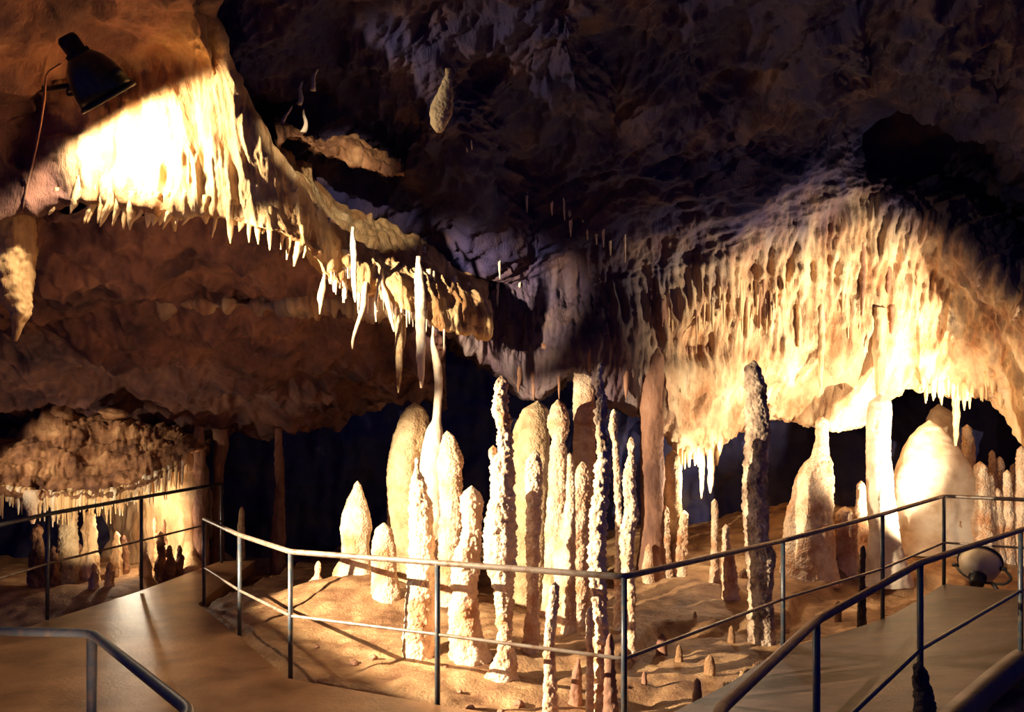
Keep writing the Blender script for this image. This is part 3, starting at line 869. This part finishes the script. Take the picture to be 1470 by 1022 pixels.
# straws below the bright shelf
for i in range(46):
    px = random.uniform(470, 640)
    base = lip_y(px, LW, np.interp(px, lc, llip) - 30, np.interp(px, lc, llip) + 30) or np.interp(px, lc, llip)
    py = base - random.uniform(0, 8)
    ln = random.uniform(8, 34)
    stalactite('thin straw stalactite in the fringe under the bright shelf', [(px, py, 1.5), (px, py + ln * .6, 1.2), (px, py + ln, .6)], LW, 'straw', group='straws under the bright shelf', name='hanging_straw', step=.03)
for i in range(14):
    px = 474 + i * 2.3 + random.uniform(-1, 1)
    stalactite('thin straw in the comb at the left end of the bright shelf', [(px, 368, 1.6), (px, 385, 1.3), (px, random.uniform(388, 412), .6)], LW, 'straw', group='comb of straws on the bright shelf', name='hanging_straw', step=.03)
for i in range(16):
    px = random.uniform(415, 482)
    py = np.interp(px, [415, 482], [262, 320]) + random.uniform(0, 22)
    stalactite('thin straw on the sloping ridge below the helictites', [(px, py, 2), (px, py + 10, 1.6), (px - 1, py + random.uniform(14, 34), .7)], LW, 'straw', group='straws on the sloping ridge', name='hanging_straw', step=.03)
# single straws of the ceiling
for px, a, b, lab in [
        (670, 196, 218, 'left one of two short straws below the white teardrop lump'), (677, 198, 215, 'right one of two short straws below the white teardrop lump'),
        (756, 278, 307, 'lone straw stalactite at the left of the ceiling row'), (792, 290, 309, 'short straw second from the left of the ceiling row'),
        (810, 282, 317, 'long thin straw third from the left of the ceiling row'), (819, 310, 340, 'thickest pale straw in the middle of the ceiling row'),
        (838, 318, 334, 'faint short straw right of the thickest ceiling straw'), (843, 322, 344, 'thin straw beside the faint short one on the ceiling'),
        (856, 324, 351, 'pale straw left of a similar one right of mid ceiling'), (866, 324, 355, 'pale straw third from the right of the ceiling row'),
        (876, 345, 367, 'dim straw just left of the last ceiling straw'), (897, 332, 377, 'longest straw at the right end of the ceiling row'),
        (861, 395, 417, 'straw hanging lower than the ceiling row, on the brown curtain'), (717, 372, 401, 'single straw on the left of the brown curtain'),
        (705, 414, 443, 'left straw of a close pair on the brown curtain'), (714, 415, 443, 'right straw of a close pair on the brown curtain'),
        (746, 405, 421, 'faint straw right of the close pair on the brown curtain'), (666, 390, 422, 'straw right of the bent-tipped spike, upper'), (672, 414, 437, 'straw right of the bent-tipped spike, lower'),
        (644, 384, 402, 'short straw above the bent-tipped spike'), (622, 398, 415, 'short straw right of the narrow stalactite'), (539, 316, 345, 'fine straw hanging before the tan rock above the bright shelf'),
        (507, 254, 266, 'tiny straw under the crusted ledge'), (574, 228, 248, 'straw at the right end of the crusted ledge')]:
    stalactite(lab, [(px, a, 2.1 if px != 819 else 3), (px, (a + b) / 2, 1.8 if px != 819 else 2.4), (px + .6, b, .6)], ['ceiling', 'wall_right', 'wall_left'], 'straw', group='single straws of the ceiling', name='hanging_straw', step=.03)
# fringes of the big flowstone on the right
for i in range(60):
    px = random.uniform(935, 1260)
    py = np.interp(px, [935, 1000, 1100, 1180, 1260], [420, 430, 415, 430, 440]) + random.uniform(-25, 25)
    ln = random.uniform(18, 55)
    h = random.uniform(1.5, 3.5)
    stalactite('slender drip stalactite on the face of the large right flowstone', [(px, py, h), (px, py + ln * .6, h * .7), (px, py + ln, .7)], WR, random.choice(['flow', 'flow', 'brown']), group='drip stalactites on the right flowstone', name='hanging_stalactite', step=.03, sink=.04)
for i in range(56):
    px = random.uniform(1318, 1438) if i < 36 else random.uniform(960, 1035)
    py = (lip_y(px, WR, np.interp(px, cols, lippy) - 40, np.interp(px, cols, lippy) + 40) or np.interp(px, cols, lippy)) - random.uniform(0, 8)
    ln = random.uniform(10, 28)
    h = random.uniform(1.8, 4)
    where = ('short stalactite in the lip fringe above the far dark hollow', 'fringe above the far dark hollow') if px > 1200 else ('short stalactite in the glowing fringe at mid wall', 'glowing fringe at mid wall')
    stalactite(where[0], [(px, py - 6, h * 1.3), (px, py + ln * .5, h * .8), (px, py + ln, .7)], WR, 'flow', group=where[1], name='hanging_stalactite', step=.03, sink=.05)
for i in range(7):
    px = 985 + i * 6
    stalactite('short dark stalactite in the brown pocket of the right wall', [(px, 505, 3), (px, 518, 2.6), (px, random.uniform(525, 548), .8)], WR, 'brown', group='dark stalactites in the wall pocket', step=.03)
for px, a, b, hw, lab in [(1007, 645, 716, 4, 'long glowing stalactite below the fringe at mid wall, with a knobbed tip'), (1020, 645, 708, 5, 'thick glowing stalactite right of the knob-tipped one'),
                          (998, 660, 708, 3, 'thin glowing stalactite left of the knob-tipped one'), (1372, 560, 640, 5, 'white stalactite reaching down beside the white dome'),
                          (1275, 385, 422, 4, 'dark club-shaped stalactite high on the right flowstone'), (1238, 350, 445, 4, 'dark thin curtain rib hanging at the top of the right flowstone'),
                          (1280, 440, 480, 4, 'narrow brown groove-like stalactite below the dark club-shaped one'), (1262, 450, 575, 9, 'long pale drapery rib running down to the capped white column'),
                          (1178, 440, 560, 5, 'long thin drapery rib above the spired mass'), (1147, 440, 500, 4, 'medium drapery rib at the left of the long thin one')]:
    stalactite(lab, [(px, a, hw), (px + 1, a + (b - a) * .4, hw * 1.0), (px, a + (b - a) * .8, hw * .7), (px, b, hw * .25)], WR, 'brown' if 'dark' in lab or 'brown' in lab else 'flow', step=.02, lump=.2)
# alcove fringe
for i in range(100):
    px = 2 + i * 2.62 + random.uniform(-1.2, 1.2)
    py = lip_y(px, ['wall_alcove_roof'], np.interp(px, ac, alip) - 25, np.interp(px, ac, alip) + 25)
    if py is None:
        continue
    py -= random.uniform(0, 4)
    ln = random.choice([10, 14, 18, 24, 30, 36]) + random.uniform(-3, 3)
    h = random.uniform(1.3, 3.2)
    stalactite('thin stalactite in the fringe along the lip of the left alcove', [(px, py - 6, h * 1.2), (px, py + ln * .5, h * .8), (px, py + ln, .6)], ['wall_alcove_roof'], random.choice(['flow', 'straw', 'drape']), group='fringe along the left alcove lip', step=.03, sink=.05)
stalactite('broad stalactite hanging over the leaning cone stalagmite in the alcove', [(44, 712, 10), (45, 728, 8), (46, 742, 6), (47, 752, 2)], ['wall_alcove_roof'], 'cream')


# ------------------------------------------------------------------ crusted ledge with helictites below the dark ceiling
def ledge():
    cs = [395, 430, 462, 495, 525, 550, 580]
    tp = [168, 190, 204, 194, 208, 220, 238]
    bt = [205, 200, 222, 236, 246, 252, 250]
    dd = [6.9, 7.1, 7.2, 7.3, 7.4, 7.5, 7.6]
    rows = [[] for _ in range(6)]
    for px, a, b, d in zip(cs, tp, bt, dd):
        rows[0].append(W(px, a + 10, d + 1.1))
        rows[1].append(W(px, a, d + .12))
        rows[2].append(W(px, a * .7 + b * .3, d - .05))
        rows[3].append(W(px, a * .25 + b * .75, d - .04))
        rows[4].append(W(px, b, d + .06))
        rows[5].append(W(px, b - 18, d + 1.1))
    return surface(np.array(rows), 90, 150, lambda P, n: .05 * fbm(P * 3, 131, 4) + .04 * ridged(P * 5, 135, 3))


o = grid_obj('rock_ledge', ledge(), M['shelf'])
structure(o)
for k, (px, py, dx) in enumerate([(435, 190, 4), (428, 150, 8), (447, 130, 10), (405, 185, 12)]):
    pts = [(px + math.sin(t * 5 + k) * 3 + dx * t, py - 34 * t, 3.2 * (1 - t) + 1) for t in np.linspace(1, 0, 7)]
    d = 7.05
    A = [(*W(a, b, d), r / F * d) for a, b, r in pts]
    tag(lathe(A, M['white'], 'helictite', A[-1][:3], step=.02, lump=.3),
        ['twisted white twig-like growth on the ridge beside the crusted ledge', 'crooked white twig-like growth reaching up from the ridge',
         'thin branching white growth at the edge of the dark ceiling', 'white twig-like growth lying along the ridge crest'][k], 'helictite')


# ------------------------------------------------------------------ railings
def tube(pts, r, n=12):
    P = [Vector(p) for p in pts]
    bmV, Fc = [], []
    m = len(P)
    prev = None
    for i, p in enumerate(P):
        if i == 0:
            t = (P[1] - P[0]).normalized()
        elif i == m - 1:
            t = (P[-1] - P[-2]).normalized()
        else:
            t = ((P[i + 1] - p).normalized() + (p - P[i - 1]).normalized()).normalized()
        up = Vector((0, 0, 1)) if abs(t.z) < .9 else Vector((0, 1, 0))
        a = t.cross(up).normalized()
        b = a.cross(t).normalized()
        for k in range(n):
            th = 2 * math.pi * k / n
            bmV.append(p + a * (r * math.cos(th)) + b * (r * math.sin(th)))
    for i in range(m - 1):
        for k in range(n):
            k2 = (k + 1) % n
            Fc.append((i * n + k, i * n + k2, (i + 1) * n + k2, (i + 1) * n + k))
    Fc.append(tuple(range(n))[::-1])
    Fc.append(tuple((m - 1) * n + k for k in range(n)))
    return [v[:] for v in bmV], Fc


def rounded(pts, rad=.07):
    """round the corners of a polyline"""
    P = [Vector(p) for p in pts]
    out = [P[0]]
    for i in range(1, len(P) - 1):
        a, b, c = P[i - 1], P[i], P[i + 1]
        u, v = (a - b).normalized(), (c - b).normalized()
        r = min(rad, (a - b).length * .4, (c - b).length * .4)
        s, e = b + u * r, b + v * r
        for t in (0, .25, .5, .75, 1):
            out.append(s * (1 - t) ** 2 + b * 2 * t * (1 - t) + e * t * t)
    out.append(P[-1])
    return out


def railing(label, path, posts, mid=True, hr=.02, pr=.018, mr=.012, mats=('worn', 'steel', 'worn'), group='railings of the cave walkway'):
    """path: (x, y, z_floor, z_rail, z_mid); posts: indices that carry a post"""
    b = path[posts[0]]
    root = empty('railing', (b[0], b[1], b[2]))
    tag(root, label, 'railing', group)
    V, Fc = tube(rounded([(p[0], p[1], p[3]) for p in path]), hr)
    mesh_obj('handrail', V, Fc, M[mats[0]], root.location, root)
    if mid:
        V, Fc = tube(rounded([(p[0], p[1], p[4]) for p in path], .04), mr)
        mesh_obj('mid_rail', V, Fc, M[mats[2]], root.location, root)
    for i in posts:
        p = path[i]
        V, Fc = tube([(p[0], p[1], p[2] - .06), (p[0], p[1], p[3] - hr * .3)], pr)
        mesh_obj('post', V, Fc, M[mats[1]], root.location, root)
    return root


def pp(px, d, zf, top, midf=.5):
    x, y, zr = W(px, top, d)
    return (x, y, zf, zr, zf + (zr - zf) * midf)


isl = [pp(293, 8.3, .0, 745, .44), pp(344, 7.07, .0, 768, .44), pp(417, 5.77, -.02, 792, .5), pp(628, 5.2, -.02, 808, .5), pp(896, 4.72, -.05, 828, .49),
       pp(1124, 6.5, .0, 776, .47), pp(1267, 7.35, .09, 738, .47), pp(1355, 8.24, .237, 712, .47), (4.95, 7.72, .22, 1.135, .67), (5.3, 7.4, .2, 1.1, .64)]
railing('long handrail running round the stalagmite island, from left corner to the far ramp end', isl, [0, 1, 2, 3, 4, 5, 6, 7, 8])
far = [(-4.5, 6.4, 0, .93, .47), pp(68, 7.47, .10, 738, .5), pp(203, 8.8, .14, 714, .5), pp(318, 10.6, .16, 694, .5)]
railing('thin railing along the far side of the left walkway, before the lit alcove', far, [1, 2, 3], mats=('steel', 'steel', 'worn'))
nl = [(-3.4, 3.42, 0, .905, .4), pp(132, 3.33, 0, 909), (-.93, 2.33, 0, .9, .4), (-.8, 1.3, 0, .9, .4)]
railing('dark handrail corner in the lower left foreground', nl, [1], mid=False, hr=.019, pr=.02, mats=('steel', 'steel', 'steel'))
nr = [(.30, 1.3, 0, .90, .33), (.60, 2.33, 0, .905, .33), pp(1172, 3.56, 0, 891, .37), pp(1321, 4.47, .05, 808, .5), pp(1465, 5.93, .14, 761, .5), (4.4, 6.5, .18, 1.07, .62)]
railing('rust-brown handrail climbing along the near side of the right ramp', nr, [2, 3, 4], hr=.019, pr=.017, mr=.012, mats=('rust', 'steel', 'steel'))


# ------------------------------------------------------------------ floodlights
def basis(ax):
    a = Vector(ax).normalized()
    u = a.orthogonal().normalized()
    return a, u, a.cross(u)


def spin(profile, origin, ax, n=48):
    a, u, v = basis(ax)
    o = Vector(origin)
    V, Fc = [], []
    for r, h in profile:
        for k in range(n):
            th = 2 * math.pi * k / n
            V.append((o + a * h + (u * math.cos(th) + v * math.sin(th)) * r)[:])
    for i in range(len(profile) - 1):
        for k in range(n):
            k2 = (k + 1) % n
            Fc.append((i * n + k, i * n + k2, (i + 1) * n + k2, (i + 1) * n + k))
    return V, Fc


def flood(label, mouth, ax, R, Lh, mat, side, foot):
    """bell-shaped floodlight: mouth centre, axis towards the light, mouth radius, bell length; side = yoke axis, foot = where the yoke is fixed"""
    root = empty('floodlight', mouth)
    tag(root, label, 'lamp')
    a = Vector(ax).normalized()
    mo = Vector(mouth)
    bell = [(R * .30, -Lh), (R * .46, -Lh * .96), (R * .70, -Lh * .80), (R * .87, -Lh * .54), (R * .96, -Lh * .26), (R, 0), (R * .97, 0.0), (R * .93, -Lh * .26), (R * .84, -Lh * .52), (R * .67, -Lh * .77), (R * .4, -Lh * .92), (.001, -Lh * .93)]
    V, Fc = spin(bell, mo, a)
    mesh_obj('bell_reflector', V, Fc, M[mat], root.location, root)
    V, Fc = spin([(R * .93, -.012), (R * 1.06, -.012), (R * 1.06, .012), (R * .93, .012), (R * .93, -.012)], mo, a)
    mesh_obj('rim', V, Fc, M['black'], root.location, root)
    V, Fc = spin([(.001, -Lh - R * .62), (R * .26, -Lh - R * .62), (R * .34, -Lh - R * .5), (R * .34, -Lh - R * .1), (R * .42, -Lh - R * .08), (R * .42, -Lh + .02), (.001, -Lh + .02)], mo, a, 24)
    mesh_obj('socket', V, Fc, M['black'], root.location, root)
    V, Fc = spin([(.001, -Lh * .2), (R * .16, -Lh * .25), (R * .22, -Lh * .42), (R * .16, -Lh * .6), (R * .1, -Lh * .9)], mo, a, 20)
    mesh_obj('bulb', V, Fc, M['bulb'], root.location, root)
    s = Vector(side).normalized()
    s = (s - a * s.dot(a)).normalized()
    piv = mo - a * Lh * .35
    ft = Vector(foot)
    w = R * 1.12
    back = (ft - piv).normalized()
    p = [piv + s * w, piv + s * w + back * R * .7, piv + s * w * .5 + back * R * 1.25, piv - s * w * .5 + back * R * 1.25, piv - s * w + back * R * .7, piv - s * w]
    V, Fc = tube(rounded(p, .05), .013, 8)
    yk = mesh_obj('yoke', V, Fc, M['black'], root.location, root)
    V, Fc = tube([piv + back * R * 1.2, ft], .02, 10)
    mesh_obj('mounting_arm', V, Fc, M['black'], root.location, root)
    for q in (1, -1):
        V, Fc = tube([piv + s * w * q * .8, piv + s * w * q * 1.1], .022, 10)
        mesh_obj('pivot_bolt', V, Fc, M['black'], root.location, root)
    return root


mouthL = W(156, 140, 5.72)
axL = (.42, .52, -.74)
flood('dark bell-shaped floodlight mounted on the upper left wall', mouthL, axL, .205, .31, 'lampgreen', (.6, -.6, .3), W(58, 128, 6.0))
mouthR = W(1407, 806, 8.62)
axR = (.50, .68, .54)
flood('grey bell-shaped floodlight standing at the end of the right ramp', mouthR, axR, .205, .26, 'lampgrey', (.81, -.58, 0), (mouthR[0] - .03, 8.26, .17))

# cable running down the left wall from the floodlight
cp = []
for px, py in [(88, 92), (66, 105), (64, 140), (58, 180), (50, 220), (40, 262), (32, 300)]:
    d = depth_at(px, py, ['wall_left']) or 5.6
    cp.append(W(px, py, min(d - .02, 5.9)))
V, Fc = tube(rounded(cp, .05), .008, 8)
tag(mesh_obj('cable', V, Fc, M['brown'], cp[0]), 'thin cable running down the left wall below the floodlight', 'cable')


# ------------------------------------------------------------------ lights
def light(kind, name, loc, power, color, target=None, size=None, blend=.3, radius=.04):
    l = bpy.data.lights.new(name, kind)
    l.energy = power
    l.color = color
    if kind == 'SPOT':
        l.spot_size = math.radians(size)
        l.spot_blend = blend
    if kind in ('SPOT', 'POINT'):
        l.shadow_soft_size = radius
    o = bpy.data.objects.new(name, l)
    C.objects.link(o)
    o.location = loc
    if target is not None:
        o.rotation_euler = (Vector(target) - Vector(loc)).to_track_quat('-Z', 'Y').to_euler()
    return o


WARM = (1.0, .82, .58)
mL, aL = Vector(mouthL), Vector(axL).normalized()
light('SPOT', 'floodlight_beam', mL + aL * .04, 240, WARM, mL + aL * 2, 166, .2)
mR, aR = Vector(mouthR), Vector(axR).normalized()
light('SPOT', 'floodlight_beam', mR + aR * .02, 1050, WARM, mR + Vector((-.33, .62, .72)), 80, .75)
light('SPOT', 'floodlight_beam', mR + aR * .02, 48, WARM, W(1415, 680, 10.3), 76, .8)
# added fill spot, outside the frame on the right, on the big flowstone
light('SPOT', 'wall_fill', (6.5, 6.4, .9), 2900, WARM, W(1190, 505, 9.8), 50, .8, .03)
# floodlight outside the frame on the left, aimed at the stalagmite island, with a visor added above and below to trim its beam
IL = Vector((-3.8, 4.4, 1.75))
light('SPOT', 'island_beam', IL, 4600, WARM, IL + Vector((.76, .56, -.37)), 68, .25, .012)
fl_ = empty('floodlight', IL)
tag(fl_, 'box floodlight with an added visor on the far left, outside the picture', 'lamp')
hd = Vector((.83, .56, 0))
sd_ = Vector((-.56, .83, 0))


def slab_part(name, c, l, w, h, mat):
    V = [(Vector(c) + hd * (l * a) + sd_ * (w * b) + Vector((0, 0, h * e)))[:] for a in (-.5, .5) for b in (-.5, .5) for e in (-.5, .5)]
    return mesh_obj(name, V, [(0, 1, 3, 2), (4, 6, 7, 5), (0, 4, 5, 1), (2, 3, 7, 6), (0, 2, 6, 4), (1, 5, 7, 3)], M[mat], IL, fl_, False)


slab_part('gobo', IL + hd * .22 + Vector((0, 0, .055)), .56, .9, .008, 'black')  # unseen plate added to cut off the top of the beam
slab_part('lower_gobo', IL + hd * .17 - Vector((0, 0, .18)), .30, .9, .008, 'black')  # unseen plate added to keep the beam off the walkway
slab_part('housing', IL - hd * .12, .14, .34, .24, 'black')
V, Fc = tube([IL - hd * .12 - Vector((0, 0, .1)), (IL[0] - hd[0] * .12, IL[1] - hd[1] * .12, -.02)], .02, 10)
mesh_obj('stand', V, Fc, M['black'], IL, fl_)
# added unseen spot from the left on the bright shelf and the long stalactites
light('SPOT', 'shelf_fill', (-3.2, 3.2, 2.9), 6500, WARM, W(540, 408, 7.3), 18, 1.0, .05)
# lamp hidden in the left alcove
light('POINT', 'alcove_light', W(192, 742, 10.35), 30, WARM, radius=.03)
light('POINT', 'alcove_light', W(245, 792, 10.4), 8, WARM, radius=.02)
light('SPOT', 'alcove_light', W(140, 800, 9.2), 42, WARM, W(140, 690, 10.0), 120, .5, .02)  # added spot in front of the lip, without a body, brightens the fringe
light('SPOT', 'alcove_fill', (-6.3, 7.0, 2.3), 520, WARM, W(95, 655, 9.8), 30, .7)  # added spot outside the frame on the left, brightens the alcove roof
# lamp hidden behind the stalagmites at mid wall
light('POINT', 'wall_lamp', W(1008, 690, 9.55), 55, WARM, radius=.03)
# added weak spot standing in for bounce light, outside the frame, reaching the red-brown slope
light('SPOT', 'slope_fill', (-1.6, 2.6, .6), 310, (1.0, .62, .40), W(280, 400, 8.0), 34, 1.0, .3)
# added fill spot, above the picture, on the crusted ledge
light('SPOT', 'ledge_fill', (-1.6, 3.0, 4.3), 900, WARM, W(485, 250, 7.4), 14, .5, .03)

w = bpy.data.worlds.new('World')
bpy.context.scene.world = w
w.use_nodes = True
w.node_tree.nodes['Background'].inputs['Color'].default_value = (.05, .09, .80, 1)
w.node_tree.nodes['Background'].inputs['Strength'].default_value = .13

# ------------------------------------------------------------------ camera
cam = bpy.data.cameras.new('camera')
cam.sensor_width = 36
cam.lens = F / 1470 * 36
cam.shift_y = (HY - 511) / 1470
cam.clip_end = 100
co = bpy.data.objects.new('camera', cam)
C.objects.link(co)
co.location = (0, 0, EYE)
co.rotation_euler = (math.pi / 2, 0, 0)
sc = bpy.context.scene
sc.camera = co
sc.view_settings.view_transform = 'Standard'
sc.view_settings.look = 'None'
sc.view_settings.gamma = 1
sc.view_settings.exposure = 0
